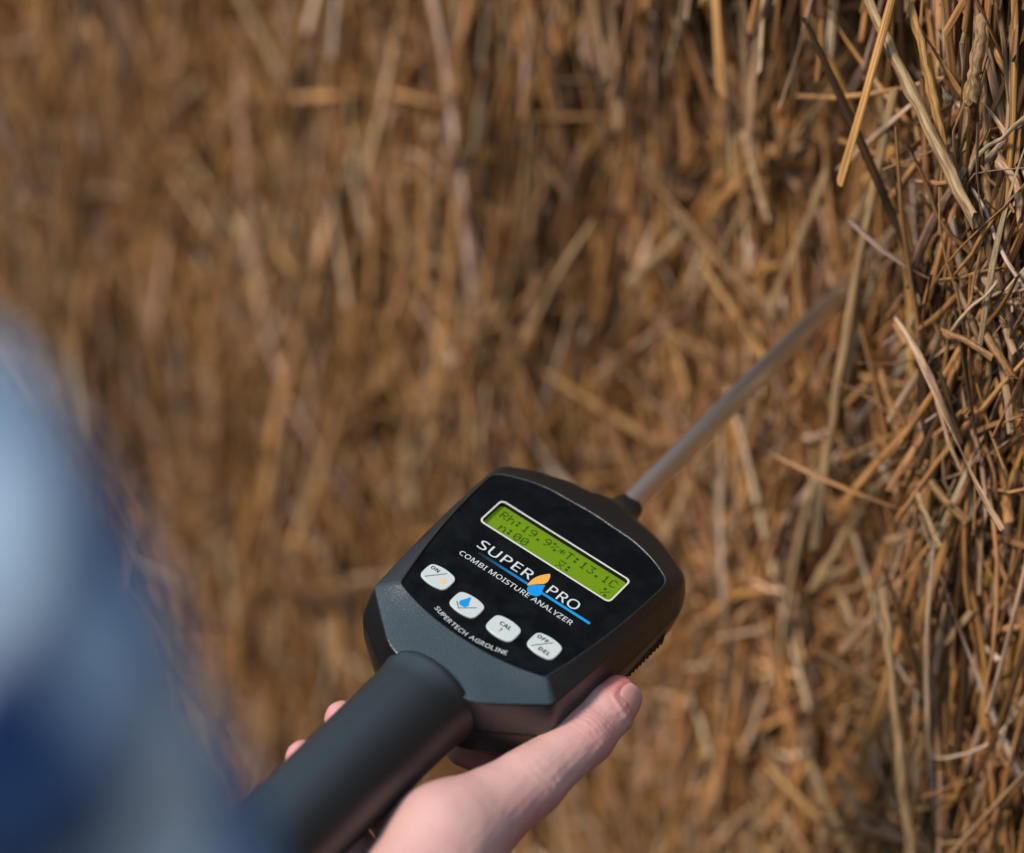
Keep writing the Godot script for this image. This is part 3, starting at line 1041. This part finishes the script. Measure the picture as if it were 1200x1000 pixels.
	while count < 290:
		var u := rng.randf_range(-0.16, 0.20)
		var v := rng.randf_range(-0.34, 0.20)
		if rng.randf() > smoothstep(-0.2, 0.06, u) * 0.9 + 0.1 or (v > 0.03 and u > -0.14 and u < 0.07):
			continue
		var w := wall_depth(u, v) + rng.randf_range(-0.012, 0.010)
		var astray := rng.randf() < 0.25
		var mesh: Mesh = chaff[rng.randi() % chaff.size()] if astray else kinds[rng.randi() % kinds.size()] if rng.randf() < 0.75 else leaves[rng.randi() % leaves.size()]
		var lean := rng.randf_range(-1.5, 1.5) if astray else rng.randfn(-0.03, 0.28)
		var o := part(numbered("straw_stalk", count), mesh, tones[rng.randi() % tones.size()], bale)
		o.transform = lie(u, v, w, lean, rng.randfn(0.0, 0.10), rng.randf() * TAU, rng.randf_range(0.7, 1.35))
		count += 1

func spread(bale: Node3D, called: String, kinds: Array, mat: Material, total: int, deep: float, high: float, lean_spread: float, wild: float) -> void:
	for k in kinds.size():
		var mm := MultiMesh.new()
		mm.transform_format = MultiMesh.TRANSFORM_3D
		mm.use_colors = true
		mm.mesh = kinds[k]
		mm.instance_count = total / kinds.size()
		for i in mm.instance_count:
			var u := rng.randf_range(-1.35, 0.36)
			var v := rng.randf_range(-1.05, 0.38)
			if total > 8500 and called != "loose_straw" and rng.randf() < 0.22:   # more litter on the nearer part
				u = rng.randf_range(-0.22, 0.25)
				v = rng.randf_range(-0.40, 0.25)
			var inside := absf(u + 0.032) < 0.078 and v > 0.05 and v < (0.225 if called == "loose_straw" else 0.20) and rng.randf() < 0.93
			if Vector2(u, v).length() < 0.026:
				u -= rng.randf_range(0.15, 0.9)
			var w := wall_depth(u, v) + lerpf(-deep, high, pow(rng.randf(), 0.8))
			if inside:   # litter on the floor of the hollow
				u -= rng.randf_range(0.0, 0.17)
				v -= rng.randf_range(0.0, 0.03)
				w = wall_depth(u, v) - hollow(u, v) - rng.randf_range(0.0, 0.05)
			var lean := rng.randfn(-0.04, lean_spread) if rng.randf() > wild * (1.0 - 0.65 * smoothstep(0.0, 0.08, u)) else rng.randf_range(-1.5, 1.5)
			if v > 0.17 and u > -0.2:   # combed straight down along the overhang
				lean *= 0.35
			mm.set_instance_transform(i, lie(u, v, w, lean, rng.randfn(0.0, 0.12) * (0.4 if u > -0.25 else 1.0), rng.randf() * TAU, rng.randf_range(0.8, 1.3) * (1.0 + 0.15 * smoothstep(-0.15, -0.5, u))))
			var patch := 1.0 + 0.38 * lump.get_noise_2d(u * 1.3 + 5.0, v * 0.8 - 3.0) + 0.22 * fine_lump.get_noise_2d(u * 0.5 - 7.0, v * 0.22)   # paler and browner clumps
			var tone := straw_tone()
			mm.set_instance_color(i, Color(tone.r * patch, tone.g * patch, tone.b * patch))
		var o := MultiMeshInstance3D.new()
		o.name = called
		o.multimesh = mm
		o.material_override = mat
		o.set_meta("kind", "stuff")
		bale.add_child(o, true)

func _ready() -> void:
	rng.seed = 20240611
	mottle.frequency = 0.05
	mottle.fractal_octaves = 3
	mottle.seed = 5
	fold_noise.frequency = 0.012
	fold_noise.fractal_octaves = 2
	fold_noise.seed = 8
	set_up_view()
	build_bale()
	var meter_at := Transform3D(Basis(Vector3(0.80091, -0.34271, 0.49101), Vector3(0.58474, 0.27113, -0.76457), Vector3(0.1289, 0.89947, 0.41755)).orthonormalized(), Vector3(0.0056, 1.09904, -0.9189))
	build_meter(meter_at)
	build_person(meter_at)
